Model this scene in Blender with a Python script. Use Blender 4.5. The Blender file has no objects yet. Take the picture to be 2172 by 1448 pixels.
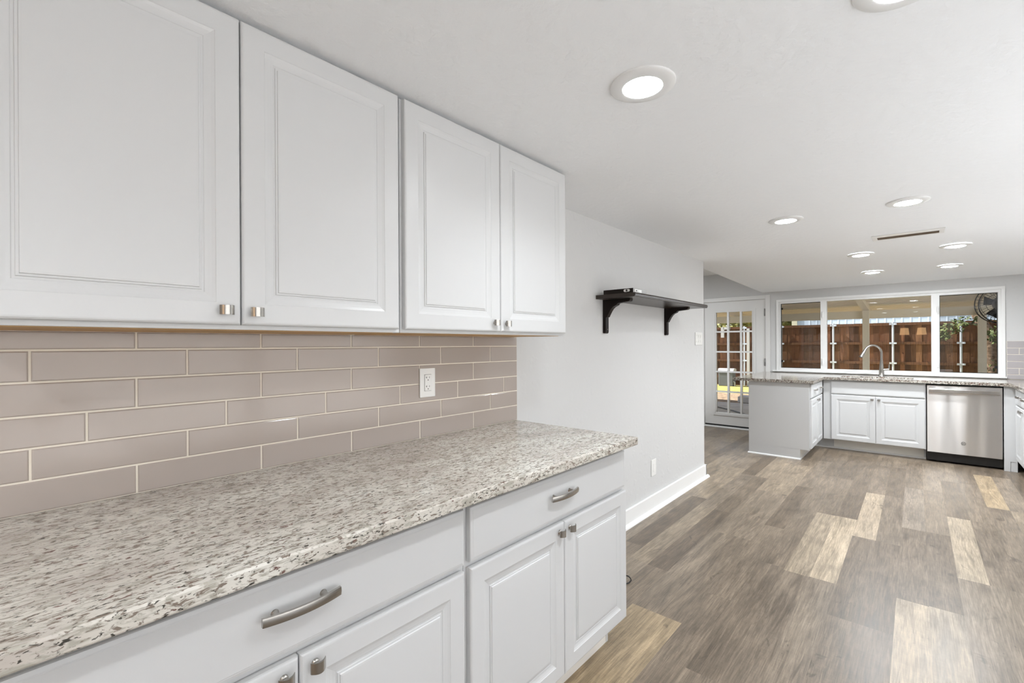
import bpy, bmesh, math, random
from mathutils import Vector, Matrix, noise
S = bpy.context.scene
COL = S.collection
random.seed(7)

# ------------------------------------------------------------------ camera
F_PX, YAW, ROLL = 964.36, 0.7267, -0.0053
cam_d = bpy.data.cameras.new('camera'); cam = bpy.data.objects.new('camera', cam_d); COL.objects.link(cam)
cam_d.sensor_width = 36.0; cam_d.lens = F_PX * 36 / 2172
cam_d.shift_y = 6.77 / 2172; cam_d.clip_start = 0.02; cam_d.clip_end = 300
_f = Vector((-math.sin(YAW), math.cos(YAW), 0)); _r = Vector((math.cos(YAW), math.sin(YAW), 0)); _u = Vector((0, 0, 1))
_r2 = math.cos(ROLL) * _r + math.sin(ROLL) * _u; _u2 = -math.sin(ROLL) * _r + math.cos(ROLL) * _u
M = Matrix((( _r2.x, _u2.x, -_f.x, 1.557), (_r2.y, _u2.y, -_f.y, 0.0), (_r2.z, _u2.z, -_f.z, 1.3044), (0, 0, 0, 1)))
cam.matrix_world = M
S.camera = cam

# ------------------------------------------------------------------ world, sun, exposure
SKY, SUN, LENS, PEND, SPOT, FILL_UP = 0.17, 9.5, 14.0, 4.0, 46.0, 44.0
w = bpy.data.worlds.new('world'); S.world = w; w.use_nodes = True
nt = w.node_tree; nt.nodes.clear()
sky = nt.nodes.new('ShaderNodeTexSky'); sky.sky_type = 'NISHITA'; sky.sun_disc = False
sky.sun_elevation = math.radians(52); sky.sun_rotation = math.radians(-100)
bg = nt.nodes.new('ShaderNodeBackground'); bg.inputs[1].default_value = SKY
wo = nt.nodes.new('ShaderNodeOutputWorld')
hs = nt.nodes.new('ShaderNodeHueSaturation'); hs.inputs['Saturation'].default_value = .6
nt.links.new(sky.outputs[0], hs.inputs['Color']); nt.links.new(hs.outputs[0], bg.inputs[0]); nt.links.new(bg.outputs[0], wo.inputs[0])
sl = bpy.data.lights.new('sun', 'SUN'); sl.energy = SUN; sl.angle = math.radians(0.6); sl.color = (1, .97, .93)
so = bpy.data.objects.new('sun', sl); COL.objects.link(so); so.location = (-8, 12, 12)
so.rotation_euler = Vector((0.62, 0.12, -0.78)).to_track_quat('-Z', 'Y').to_euler()
vs = S.view_settings; vs.view_transform = 'Standard'; vs.look = 'None'; vs.gamma = 1.0; vs.use_curve_mapping = False
vs.exposure = 0.68
S.cycles.use_denoising = True
S.cycles.use_light_tree = True
S.cycles.max_bounces = 16; S.cycles.diffuse_bounces = 10; S.cycles.transparent_max_bounces = 16
S.cycles.sample_clamp_indirect = 8.0

# ------------------------------------------------------------------ materials
def new_mat(name):
    m = bpy.data.materials.new(name); m.use_nodes = True
    n = m.node_tree; b = n.nodes['Principled BSDF']
    return m, n, b
def simple(name, col, rough=.5, metal=0., spec=.5, emit=None, es=0):
    m, n, b = new_mat(name)
    b.inputs['Base Color'].default_value = (*col, 1); b.inputs['Roughness'].default_value = rough
    b.inputs['Metallic'].default_value = metal; b.inputs['Specular IOR Level'].default_value = spec
    if emit: b.inputs['Emission Color'].default_value = (*emit, 1); b.inputs['Emission Strength'].default_value = es
    return m
def N(n, t, **kw):
    x = n.nodes.new(t)
    for k, v in kw.items():
        if k.startswith('i_'): x.inputs[k[2:].replace('_', ' ')].default_value = v
        else: setattr(x, k, v)
    return x
def ramp(n, stops):
    r = n.nodes.new('ShaderNodeValToRGB'); e = r.color_ramp.elements
    while len(e) < len(stops): e.new(.5)
    for i, (p, c) in enumerate(stops):
        e[i].position = p; e[i].color = (*c, 1) if len(c) == 3 else c
    return r
def bump(n, b, src, strength, dist):
    bp = N(n, 'ShaderNodeBump'); bp.inputs['Strength'].default_value = strength; bp.inputs['Distance'].default_value = dist
    n.links.new(src, bp.inputs['Height']); n.links.new(bp.outputs[0], b.inputs['Normal'])
def coords(n, scale=(1, 1, 1), rot=(0, 0, 0)):
    t = N(n, 'ShaderNodeTexCoord'); mp = N(n, 'ShaderNodeMapping')
    mp.inputs['Scale'].default_value = scale; mp.inputs['Rotation'].default_value = rot
    n.links.new(t.outputs['Object'], mp.inputs[0]); return mp.outputs[0]

def plaster(name, col, scale, strength, dist, thresh=(.45, .62)):
    m, n, b = new_mat(name); b.inputs['Base Color'].default_value = (*col, 1); b.inputs['Roughness'].default_value = .62
    b.inputs['Specular IOR Level'].default_value = .3
    v = coords(n); t = N(n, 'ShaderNodeTexNoise'); t.inputs['Scale'].default_value = scale; t.inputs['Detail'].default_value = 4
    n.links.new(v, t.inputs['Vector']); r = ramp(n, [(thresh[0], (0, 0, 0)), (thresh[1], (1, 1, 1))]); n.links.new(t.outputs[0], r.inputs[0])
    bump(n, b, r.outputs[0], strength, dist); return m
M_WALL = plaster('wall_paint', (.615, .612, .604), 16, .25, .004, (.55, .72))
M_CEIL = plaster('ceiling_paint', (.895, .90, .905), 30, .3, .004, (.42, .68))
M_WALLDIM = plaster('alcove_paint', (.80, .79, .77), 16, .2, .003)
M_TRIM = simple('trim_paint', (.82, .815, .80), .35)
M_CAB = simple('cabinet_white', (.61, .612, .610), .32)
M_TOE = simple('toe_kick_paint', (.86, .84, .79), .45)
M_DOORP = simple('door_paint', (.76, .75, .73), .4)
M_RAW = simple('raw_wood', (.50, .30, .12), .6)
M_DARKGAP = simple('black_plastic', (.012, .012, .012), .4)
M_PLATE = simple('white_plastic', (.80, .795, .77), .35)
M_SLOT = simple('dark_slot', (.03, .028, .025), .6)
M_ESP = simple('espresso_wood', (.009, .0045, .003), .36, spec=.18)
M_ESPB = simple('shelf_wood', (.026, .016, .010), .28)
M_ESPE = simple('box_casing', (.012, .007, .0045), .42, spec=.2)
M_GREY = simple('grey_metal', (.35, .34, .33), .45, .6)
M_VENT = simple('vent_slot_brown', (.085, .05, .022), .7)
M_CONC = None

def steel(name, col, rough, aniso=0.):
    m, n, b = new_mat(name)
    b.inputs['Base Color'].default_value = (*col, 1); b.inputs['Metallic'].default_value = 1.; b.inputs['Roughness'].default_value = rough
    if aniso:
        b.inputs['Anisotropic'].default_value = aniso
        tg = N(n, 'ShaderNodeTangent'); tg.direction_type = 'RADIAL'; tg.axis = 'Z'; b.inputs['Anisotropic Rotation'].default_value = .25
        n.links.new(tg.outputs[0], b.inputs['Tangent'])
        v = coords(n, (5., 1, .35)); t = N(n, 'ShaderNodeTexNoise'); t.inputs['Scale'].default_value = 1.4; t.inputs['Detail'].default_value = 1
        n.links.new(v, t.inputs['Vector']); bump(n, b, t.outputs[0], .35, .02)
    return m
M_NICKEL = steel('brushed_nickel', (.46, .44, .41), .27)
M_STEEL = steel('brushed_steel', (.62, .605, .59), .30, .95)
M_CHROME = steel('satin_chrome', (.68, .66, .63), .16)
M_GALV = simple('galvanised_steel', (.55, .60, .66), .45, .5)

def granite(name='granite', ks=1., dt=0.):
    m, n, b = new_mat(name); b.inputs['Roughness'].default_value = .12
    v = coords(n, (1., .38, 1.), (0, 0, math.radians(-14)))
    base = N(n, 'ShaderNodeTexNoise', i_Scale=9., i_Detail=5.); n.links.new(v, base.inputs['Vector'])
    rb = ramp(n, [(.32, (.46, .41, .365)), (.5, (.60, .565, .505)), (.68, (.69, .67, .61))]); n.links.new(base.outputs[0], rb.inputs[0])
    def layer(prev, sc, det, lo, hi, col, off, rough=.6):
        mp = N(n, 'ShaderNodeMapping'); mp.inputs['Location'].default_value = off; n.links.new(v, mp.inputs[0])
        t = N(n, 'ShaderNodeTexNoise', i_Scale=sc * ks, i_Detail=det, i_Roughness=rough, i_Distortion=.6); n.links.new(mp.outputs[0], t.inputs['Vector'])
        r = ramp(n, [(lo - dt, (0, 0, 0)), (hi - dt, (1, 1, 1))]); n.links.new(t.outputs[0], r.inputs[0])
        mx = N(n, 'ShaderNodeMix', data_type='RGBA'); n.links.new(r.outputs[0], mx.inputs[0]); n.links.new(prev, mx.inputs[6])
        mx.inputs[7].default_value = (*col, 1); return mx.outputs[2]
    c = layer(rb.outputs[0], 85, 4, .49, .60, (.40, .375, .32), (3, 1, 0))
    c = layer(c, 135, 5, .555, .61, (.21, .17, .14), (0, 5, 2))
    c = layer(c, 165, 5, .59, .63, (.06, .055, .045), (7, 2, 1))
    c = layer(c, 80, 5, .635, .67, (.15, .085, .07), (1, 9, 4))
    n.links.new(c, b.inputs['Base Color']); return m
M_GRAN = granite(); M_GRANF = granite('granite_far_shade', .62, .055)  # second one is the same stone, with the far edge's shade in its colour

def tile_mat(name, col):
    m, n, b = new_mat(name); b.inputs['Roughness'].default_value = .12
    b.inputs['Base Color'].default_value = (*col, 1)
    v = coords(n); t = N(n, 'ShaderNodeTexNoise', i_Scale=14., i_Detail=1.); n.links.new(v, t.inputs['Vector'])
    bump(n, b, t.outputs[0], .12, .004); return m
M_TILE = tile_mat('taupe_glazed_tile', (.40, .345, .308))
M_TILE2 = tile_mat('grey_glazed_tile', (.44, .41, .41))
M_GROUT = simple('grout', (.78, .72, .62), .8)

def floor_mat():
    m, n, b = new_mat('plank_floor')
    at = N(n, 'ShaderNodeAttribute', attribute_name='Col'); ge = N(n, 'ShaderNodeAttribute', attribute_name='Off')
    tc = N(n, 'ShaderNodeTexCoord'); ad = N(n, 'ShaderNodeVectorMath', operation='ADD'); n.links.new(tc.outputs['Object'], ad.inputs[0]); n.links.new(ge.outputs['Vector'], ad.inputs[1])
    def nz(scale, sc, det, dist=0., rough=.55):
        mp = N(n, 'ShaderNodeMapping'); mp.inputs['Scale'].default_value = scale; n.links.new(ad.outputs[0], mp.inputs[0])
        t = N(n, 'ShaderNodeTexNoise', i_Scale=sc, i_Detail=det, i_Distortion=dist, i_Roughness=rough); n.links.new(mp.outputs[0], t.inputs['Vector']); return t.outputs[0]
    fine = nz((1, .035, 1), 260, 4, .4, .65); streak = nz((1, .07, 1), 34, 6, 1.4, .66); blot = nz((1, .4, 1), 8, 5, .7); saw = nz((.12, 1, 1), 190, 2)
    knot = nz((1, .5, 1), 11, 3, 1.6)
    def mulr(prev, fac, lo, hi, a, bb):
        r = ramp(n, [(lo, (a,) * 3), (hi, (bb,) * 3)]); n.links.new(fac, r.inputs[0])
        mx = N(n, 'ShaderNodeMix', data_type='RGBA', blend_type='MULTIPLY'); mx.inputs[0].default_value = 1
        n.links.new(prev, mx.inputs[6]); n.links.new(r.outputs[0], mx.inputs[7]); return mx.outputs[2]
    c = mulr(at.outputs['Color'], streak, .34, .64, .66, 1.2)
    c = mulr(c, fine, .34, .66, .74, 1.22); c = mulr(c, blot, .33, .66, .80, 1.14); c = mulr(c, saw, .3, .7, .93, 1.06)
    c = mulr(c, knot, .66, .74, 1., .60)
    n.links.new(c, b.inputs['Base Color'])
    rr = ramp(n, [(.3, (.30,) * 3), (.7, (.40,) * 3)]); n.links.new(streak, rr.inputs[0]); n.links.new(rr.outputs[0], b.inputs['Roughness'])
    bump(n, b, fine, .12, .001); return m
M_FLOOR = floor_mat()

def glass(name, tint=(1, 1, 1)):
    m = bpy.data.materials.new(name); m.use_nodes = True; n = m.node_tree; n.nodes.clear()
    o = N(n, 'ShaderNodeOutputMaterial'); t = N(n, 'ShaderNodeBsdfTransparent'); g = N(n, 'ShaderNodeBsdfGlossy'); g.inputs['Roughness'].default_value = 0
    t.inputs[0].default_value = (*tint, 1)
    f = N(n, 'ShaderNodeFresnel'); f.inputs[0].default_value = 1.45; x = N(n, 'ShaderNodeMixShader')
    n.links.new(f.outputs[0], x.inputs[0]); n.links.new(t.outputs[0], x.inputs[1]); n.links.new(g.outputs[0], x.inputs[2]); n.links.new(x.outputs[0], o.inputs[0])
    return m
M_GLASS = glass('window_glass'); M_GLASSD = glass('screened_glass', (.80, .80, .80))

def wood_out(name, cols, scale=(9, 1, .5)):
    m, n, b = new_mat(name); b.inputs['Roughness'].default_value = .8; b.inputs['Specular IOR Level'].default_value = .2
    at = N(n, 'ShaderNodeAttribute', attribute_name='Col')
    v = coords(n, scale); t = N(n, 'ShaderNodeTexNoise', i_Scale=5., i_Detail=5., i_Distortion=.4); n.links.new(v, t.inputs['Vector'])
    r = ramp(n, [(.3, cols[0]), (.7, cols[1])]); n.links.new(t.outputs[0], r.inputs[0])
    mx = N(n, 'ShaderNodeMix', data_type='RGBA', blend_type='MULTIPLY'); mx.inputs[0].default_value = 1
    n.links.new(r.outputs[0], mx.inputs[6]); n.links.new(at.outputs['Color'], mx.inputs[7])
    v2 = coords(n); k = N(n, 'ShaderNodeTexNoise', i_Scale=16., i_Detail=2.); n.links.new(v2, k.inputs['Vector'])
    rk = ramp(n, [(.66, (1, 1, 1)), (.72, (.25, .2, .2))]); n.links.new(k.outputs[0], rk.inputs[0])
    m2 = N(n, 'ShaderNodeMix', data_type='RGBA', blend_type='MULTIPLY'); m2.inputs[0].default_value = 1
    n.links.new(mx.outputs[2], m2.inputs[6]); n.links.new(rk.outputs[0], m2.inputs[7])
    n.links.new(m2.outputs[2], b.inputs['Base Color']); return m
M_FENCE = wood_out('stained_cedar', ((.075, .034, .017), (.165, .078, .038)))
M_CREAM = simple('cream_paint', (.88, .82, .66), .6)
def noisy(name, c0, c1, sc, rough=.9, lo=.35, hi=.65):
    m, n, b = new_mat(name); b.inputs['Roughness'].default_value = rough; b.inputs['Specular IOR Level'].default_value = .2
    v = coords(n); t = N(n, 'ShaderNodeTexNoise', i_Scale=sc, i_Detail=5.); n.links.new(v, t.inputs['Vector'])
    r = ramp(n, [(lo, c0), (hi, c1)]); n.links.new(t.outputs[0], r.inputs[0]); n.links.new(r.outputs[0], b.inputs['Base Color']); return m
M_LAWN = noisy('dry_lawn', (.29, .25, .055), (.40, .35, .115), 6)
M_MULCH = noisy('mulch', (.09, .06, .04), (.34, .25, .16), 9)
M_PATIO = noisy('patio_concrete', (.46, .47, .50), (.56, .56, .58), 4)
M_SHED = simple('pale_blue_metal', (.66, .78, .95), .5)
M_SHEDT = simple('cream_corner_trim', (.85, .82, .62), .6)
M_ACW = simple('grey_housing', (.10, .11, .125), .6)
M_ACT = simple('white_lid', (.45, .45, .45), .5)
M_BARK = noisy('bark', (.10, .065, .04), (.30, .22, .15), 18)
M_LEAFD = noisy('dark_leaf', (.03, .05, .02), (.14, .17, .05), 3, .6)
M_LEAFY = noisy('yellow_green_leaf', (.16, .16, .04), (.34, .32, .13), 3, .6)
M_BLACK = simple('black_metal', (.01, .01, .01), .35)

# ------------------------------------------------------------------ mesh helpers
class B:
    def __init__(s): s.bm = bmesh.new(); s.mats = []; s.cur = 0
    def mat(s, m):
        if m not in s.mats: s.mats.append(m)
        s.cur = s.mats.index(m); return s
    def _take(s, bm2):
        me = bpy.data.meshes.new('tmp'); bm2.to_mesh(me); bm2.free()
        n0 = len(s.bm.faces); s.bm.from_mesh(me); bpy.data.meshes.remove(me); s.bm.faces.ensure_lookup_table()
        for f in s.bm.faces[n0:]: f.material_index = s.cur
    def box(s, x0, x1, y0, y1, z0, z1, bev=0., seg=1):
        b = bmesh.new(); bmesh.ops.create_cube(b, size=1)
        for v in b.verts: v.co = Vector(((x0 + x1) / 2 + v.co.x * (x1 - x0), (y0 + y1) / 2 + v.co.y * (y1 - y0), (z0 + z1) / 2 + v.co.z * (z1 - z0)))
        if bev: bmesh.ops.bevel(b, geom=b.edges[:], offset=bev, segments=seg, affect='EDGES', profile=.5)
        s._take(b); return s
    def face(s, pts):
        f = s.bm.faces.new([s.bm.verts.new(p) for p in pts]); f.material_index = s.cur; return s
    def prism(s, pts2, axis, a, b):
        # pts2 polygon in the two other axes, extruded along axis from a to b
        def P(p, t):
            q = list(p); q.insert(axis, t); return q
        va = [s.bm.verts.new(P(p, a)) for p in pts2]; vb = [s.bm.verts.new(P(p, b)) for p in pts2]
        fs = [s.bm.faces.new(va), s.bm.faces.new(vb[::-1])]
        for i in range(len(va)):
            j = (i + 1) % len(va); fs.append(s.bm.faces.new((va[i], vb[i], vb[j], va[j])))
        for f in fs: f.material_index = s.cur
        return s
    def tube(s, pts, r, seg=12, caps=True):
        pts = [Vector(p) for p in pts]; rs = r if isinstance(r, (list, tuple)) else [r] * len(pts)
        rings = []; prev = None
        for i, p in enumerate(pts):
            d = (pts[min(i + 1, len(pts) - 1)] - pts[max(i - 1, 0)]).normalized()
            if prev is None:
                a = d.orthogonal().normalized()
            else:
                a = (prev - d * prev.dot(d)).normalized()
            prev = a; c = d.cross(a)
            rings.append([s.bm.verts.new(p + rs[i] * (math.cos(t) * a + math.sin(t) * c)) for t in [2 * math.pi * k / seg for k in range(seg)]])
        for i in range(len(rings) - 1):
            for k in range(seg):
                f = s.bm.faces.new((rings[i][k], rings[i][(k + 1) % seg], rings[i + 1][(k + 1) % seg], rings[i + 1][k])); f.material_index = s.cur; f.smooth = True
        if caps:
            for q in (rings[0][::-1], rings[-1]):
                f = s.bm.faces.new(q); f.material_index = s.cur
        return s
    def lathe(s, cx, cy, prof, seg=32):
        rings = [[s.bm.verts.new((cx + r * math.cos(2 * math.pi * k / seg), cy + r * math.sin(2 * math.pi * k / seg), z)) for k in range(seg)] if r > 1e-6 else [s.bm.verts.new((cx, cy, z))] for r, z in prof]
        for a, b in zip(rings, rings[1:]):
            for k in range(seg):
                j = (k + 1) % seg
                if len(a) == 1 and len(b) == 1: continue
                if len(a) == 1: f = s.bm.faces.new((a[0], b[j], b[k]))
                elif len(b) == 1: f = s.bm.faces.new((a[k], a[j], b[0]))
                else: f = s.bm.faces.new((a[k], a[j], b[j], b[k]))
                f.material_index = s.cur; f.smooth = True
        return s
    def panel(s, x0, x1, z0, z1, yb, prof):
        """front facing -Y, back at y=yb; prof = list of (inset, y) from the back edge to the middle"""
        rings = []
        for d, y in [(0, yb)] + prof:
            rings.append([s.bm.verts.new(p) for p in ((x0 + d, y, z0 + d), (x1 - d, y, z0 + d), (x1 - d, y, z1 - d), (x0 + d, y, z1 - d))])
        fs = [s.bm.faces.new(rings[0][::-1]), s.bm.faces.new(rings[-1])]
        for a, b in zip(rings, rings[1:]):
            for k in range(4): fs.append(s.bm.faces.new((a[k], a[(k + 1) % 4], b[(k + 1) % 4], b[k])))
        for f in fs: f.material_index = s.cur
        return s
    def frame(s, x0, x1, z0, z1, wd, y0, y1):
        """rectangular ring in XZ, between y0 and y1"""
        wl, wr, wb, wt = wd if isinstance(wd, tuple) else (wd,) * 4
        s.box(x0, x0 + wl, y0, y1, z0, z1); s.box(x1 - wr, x1, y0, y1, z0, z1)
        s.box(x0 + wl, x1 - wr, y0, y1, z0, z0 + wb); s.box(x0 + wl, x1 - wr, y0, y1, z1 - wt, z1); return s
    def build(s, name, mat=None, parent=None, loc=(0, 0, 0), recalc=True):
        if recalc: bmesh.ops.recalc_face_normals(s.bm, faces=s.bm.faces[:])
        for ed in s.bm.edges:
            if len(ed.link_faces) == 2 and ed.calc_face_angle(0) > .75: ed.smooth = False
        me = bpy.data.meshes.new(name); s.bm.to_mesh(me); s.bm.free()
        for m in ([mat] if mat else s.mats): me.materials.append(m)
        o = bpy.data.objects.new(name, me); COL.objects.link(o)
        o.location = loc
        if parent: o.parent = parent
        return o

def tag(o, label, cat=None, group=None, kind=None):
    o['label'] = label
    if cat: o['category'] = cat
    if group: o['group'] = group
    if kind: o['kind'] = kind
    return o
def thing(name, label, cat, loc=(0, 0, 0), rotz=0, group=None, kind=None):
    o = bpy.data.objects.new(name, None); COL.objects.link(o); o.location = loc; o.rotation_euler = (0, 0, rotz); o.empty_display_size = .05
    return tag(o, label, cat, group, kind)
def struct(o, label, cat):
    return tag(o, label, cat, None, 'structure')
def dup(root, loc, label, rotz=None, group=None):
    r = root.copy(); COL.objects.link(r); r.location = loc; r['label'] = label
    if rotz is not None: r.rotation_euler = (0, 0, rotz)
    for ch in list(root.children):
        c = ch.copy(); COL.objects.link(c); c.parent = r
        for g in list(ch.children):
            d = g.copy(); COL.objects.link(d); d.parent = c
    return r
def colour_faces(me, cols, name='Col'):
    a = me.color_attributes.new(name, 'FLOAT_COLOR', 'CORNER')
    for p in me.polygons:
        for li in p.loop_indices: a.data[li].color = cols[p.index]

# ------------------------------------------------------------------ room shell
YW = 7.45; XR = 2.93; YB = -3.6; ZC = 2.112; XA = -0.13
def ceil_z(y): return ZC if y < 4.5 else ZC - .064 * (y - 4.5) / 2.95

def build_floor():
    wcol, L, x0 = .1238, 1.19, .238
    ends = {2: 2.553, 3: 2.54, 4: 2.108, 5: 2.108, 1: 3.94, 0: 3.94, 7: 3.02, 8: 4.183, 9: 4.19, 10: 3.83, 11: 3.83, 12: 3.04, 13: 3.05, 14: 3.52, 6: 2.46}
    ends[5] = 2.108; ends[3] = 2.54
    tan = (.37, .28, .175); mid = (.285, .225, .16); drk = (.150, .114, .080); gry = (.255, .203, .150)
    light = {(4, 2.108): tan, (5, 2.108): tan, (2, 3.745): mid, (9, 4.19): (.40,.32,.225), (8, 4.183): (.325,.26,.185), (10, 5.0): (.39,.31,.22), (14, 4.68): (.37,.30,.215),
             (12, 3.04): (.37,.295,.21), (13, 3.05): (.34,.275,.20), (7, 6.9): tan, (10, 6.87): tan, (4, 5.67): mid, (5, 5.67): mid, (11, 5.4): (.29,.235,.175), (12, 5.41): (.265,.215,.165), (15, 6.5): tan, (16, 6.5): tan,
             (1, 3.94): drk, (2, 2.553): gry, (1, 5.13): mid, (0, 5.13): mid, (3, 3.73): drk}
    colmap = {2: 0, 3: 1, 4: 2, 5: 3}
    b = B(); cols = []; offs = []
    rnd = random.Random(11)
    kmin, kmax = -26, 22
    for k in range(kmin, kmax):
        xa, xb = x0 + (k - 2) * wcol, x0 + (k - 1) * wcol
        if k in ends: ph = ends[k]
        else: ph = rnd.random() * L if k % 2 == 0 else ph
        y = ph - math.ceil((ph - YB + .2) / L) * L
        while y < YW + .05:
            top = y + L; c = None
            for (kk, yt), cc in light.items():
                if kk == k and abs(yt - top) < .3: c = cc
            if c is None:
                t = rnd.random()
                c = tuple(a + (bb - a) * t for a, bb in zip(drk, gry)) if t < .93 else mid
            ya, yb = max(y, YB - .05), min(top, YW + .05)
            if yb > ya + .01:
                b.face([(xa, ya, 0), (xb, ya, 0), (xb, yb, 0), (xa, yb, 0)]); cols.append((*c, 1)); offs.append((rnd.random() * 40, rnd.random() * 40, rnd.random() * 40, 1))
            y = top
    o = b.build('floor', M_FLOOR)
    colour_faces(o.data, cols, 'Col'); colour_faces(o.data, offs, 'Off')
    return struct(o, 'grey brown wood plank floor with scattered tan planks', 'floor')
build_floor()

b = B()
for ya, yb in ((YB, 4.5), (4.5, YW)):
    za, zb = ceil_z(ya), ceil_z(yb)
    b.face([(XA if ya > 4 else XA, ya, za), (XR, ya, za), (XR, yb, zb), (XA, yb, zb)])
    b.face([(XA, ya, za + .3), (XR, ya, za + .3), (XR, yb, zb + .4), (XA, yb, zb + .4)])
b.face([(XA, 4.58, ceil_z(4.58)), (XA, YW, ceil_z(YW)), (XA, YW, 2.45), (XA, 4.58, 2.45)])
struct(b.build('ceiling', M_CEIL, recalc=False), 'white textured kitchen ceiling with recessed lights', 'ceiling')
b = B().box(-2.9, XA - .001, 2.4, YW, 2.385, 2.45)
struct(b.build('ceiling_alcove', M_WALLDIM), 'higher ceiling over the door alcove behind the shelf wall', 'ceiling')
struct(B().box(XA, 0, YB, 4.58, 0, ZC + .35).build('wall_left', M_WALL), 'white textured wall carrying the dark shelf', 'wall')
RY0, RY1, RZ1 = -3.1, 4.6, 2.05
b = B().box(XR, XR + .12, YB, RY0, 0, 2.5); b.box(XR, XR + .12, RY1, YW + .12, 0, 2.5); b.box(XR, XR + .12, RY0, RY1, RZ1, 2.5)
struct(b.build('wall_right', M_WALL), 'white kitchen wall on the right', 'wall')
struct(B().box(-3.02, -2.9, 2.4, YW + .12, 0, 2.5).build('wall_alcove', M_WALLDIM), 'far side wall of the door alcove', 'wall')
struct(B().box(-3.02, XA, 2.28, 2.4, 0, 2.5).build('wall_hall', M_WALLDIM), 'end wall of the passage behind the shelf wall', 'wall')
# far wall with window and door openings
WX0, WX1, WZ0, WZ1 = .065, 2.285, .905, 1.915
DX0, DX1, DZ1 = -.965, -.09, 1.955
b = B(); y0, y1 = YW, YW + .14
b.box(-3.02, DX0, y0, y1, -.05, 2.5); b.box(DX0, DX1, y0, y1, DZ1, 2.5); b.box(DX1, WX0, y0, y1, -.05, 2.5)
b.box(WX0, WX1, y0, y1, -.05, WZ0); b.box(WX0, WX1, y0, y1, WZ1, 2.5); b.box(WX1, XR + .12, y0, y1, -.05, 2.5)
struct(b.build('wall_far', M_WALL), 'white far wall around the kitchen window and glass door', 'wall')
# wall behind the camera with a glazed opening
BX0, BX1, BZ1 = 1.98, 2.42, 2.04
b = B(); y0, y1 = YB - .12, YB
b.box(-.13, BX0, y0, y1, 0, 2.5); b.box(BX0, BX1, y0, y1, BZ1, 2.5); b.box(BX1, XR + .12, y0, y1, 0, 2.5)
struct(b.build('wall_back', M_WALL), 'white wall behind the viewpoint with a glazed opening', 'wall')
t = thing('door_2', 'narrow glazed door in the wall behind the viewpoint', 'door', (2.20, YB - .06, 0), kind='structure')
b = B().frame(BX0 - 2.2, BX1 - 2.2, 0, BZ1, .06, -.04, .04); b.build('frame', M_TRIM, t)
B().box(BX0 - 2.2 + .06, BX1 - 2.2 - .06, -.004, .004, .06, BZ1 - .06).build('pane', M_GLASS, t)

t = thing('door_added', 'wide glazed sliding doors added in the right wall for daylight, outside the frame', 'door', (XR + .06, .6, 0), kind='structure')  # unseen doors, added so that daylight reaches the ceiling
b = B().box(-.03, .03, RY0 - .6, RY1 - .6, 0, .04); b.box(-.03, .03, RY0 - .6, RY1 - .6, RZ1 - .05, RZ1)
for q in range(6):
    yy = RY0 - .6 + (RY1 - RY0) * q / 5; yy = min(max(yy, RY0 - .57), RY1 - .63); b.box(-.03, .03, yy - .03, yy + .03, .04, RZ1 - .05)
b.build('frame', M_TRIM, t); B().box(-.004, .004, RY0 - .6, RY1 - .6, .04, RZ1 - .05).build('pane', M_GLASS, t)
# baseboards
b = B().box(.0, .017, 1.80, 4.597, 0, .123, .003); b.box(-.14, 0.017, 4.58, 4.597, 0, .123, .002)
b.prism([(.017, 0), (.040, 0), (.037, .010), (.029, .018), (.017, .022)], 1, 1.80, 4.62)
struct(b.build('baseboard_left', M_TRIM), 'tall white baseboard with shoe moulding under the shelf wall', 'baseboard')
# window casing and sill, door casing
b = B().frame(.05, 2.30, .893, 1.929, (.028, .03, .030, .030), YW - .014, YW + .001)
b.box(.0, 2.31, YW - .035, YW, .900, .918, .003)
struct(b.build('trim_1', M_TRIM), 'white casing and stool around the wide kitchen window', 'trim')
b = B().box(DX1, -.032, YW - .016, YW, 0, 2.012, .002); b.box(-1.03, DX0, YW - .016, YW, 0, 2.012, .002); b.box(DX0, DX1, YW - .016, YW, DZ1, 2.012, .002)
b.box(DX1 - .018, DX1 - .001, YW + .001, YW + .1, 0, DZ1); b.box(DX0 + .001, DX0 + .006, YW + .001, YW + .1, 0, DZ1); b.box(DX0, DX1, YW + .001, YW + .1, DZ1 - .004, DZ1)
struct(b.build('trim_2', M_DOORP), 'off white casing around the glass patio door', 'trim')
struct(B().box(DX0, DX1, YW - .05, YW + .14, 0, .022, .004).build('trim_3', M_TRIM), 'pale threshold strip under the glass patio door', 'threshold')

# ------------------------------------------------------------------ windows
def window(n, x0, x1, z0, z1, px0, px1, pz0, pz1, label, gm, deep):
    t = thing('window_%d' % n, label, 'window', (0, YW, 0), kind='structure')
    b = B().frame(x0, x1, z0, z1, (px0 - x0, x1 - px1, pz0 - z0, z1 - pz1), .004, .075)
    b.build('frame', M_TRIM, t)
    if deep:
        B().frame(px0, px1, pz0, pz1, .006, .040, .060).build('gasket', M_BLACK, t)
    B().box(px0, px1, .050, .056, pz0, pz1).build('pane', gm, t)
    return t
w1 = window(1, WX0, .620, WZ0, WZ1, .100, .580, .953, 1.872, 'left narrow casement window with a dark screen edge', M_GLASSD, True)
w2 = window(2, .620, 1.735, WZ0, WZ1, .650, 1.694, .951, 1.872, 'wide fixed middle window above the sink', M_GLASS, False)
w3 = window(3, 1.735, WX1, WZ0, WZ1, 1.766, 2.246, .947, 1.866, 'right narrow casement window showing the fan and tree', M_GLASSD, True)
for t, lst in ((w1, ((.112, 1.80), (.112, 1.05))), (w3, ((2.232, 1.02),))):
    for x, z in lst: B().box(x - .012, x + .012, .03, .05, z - .014, z + .014, .003).build('screen_clip', M_BLACK, t)
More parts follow.
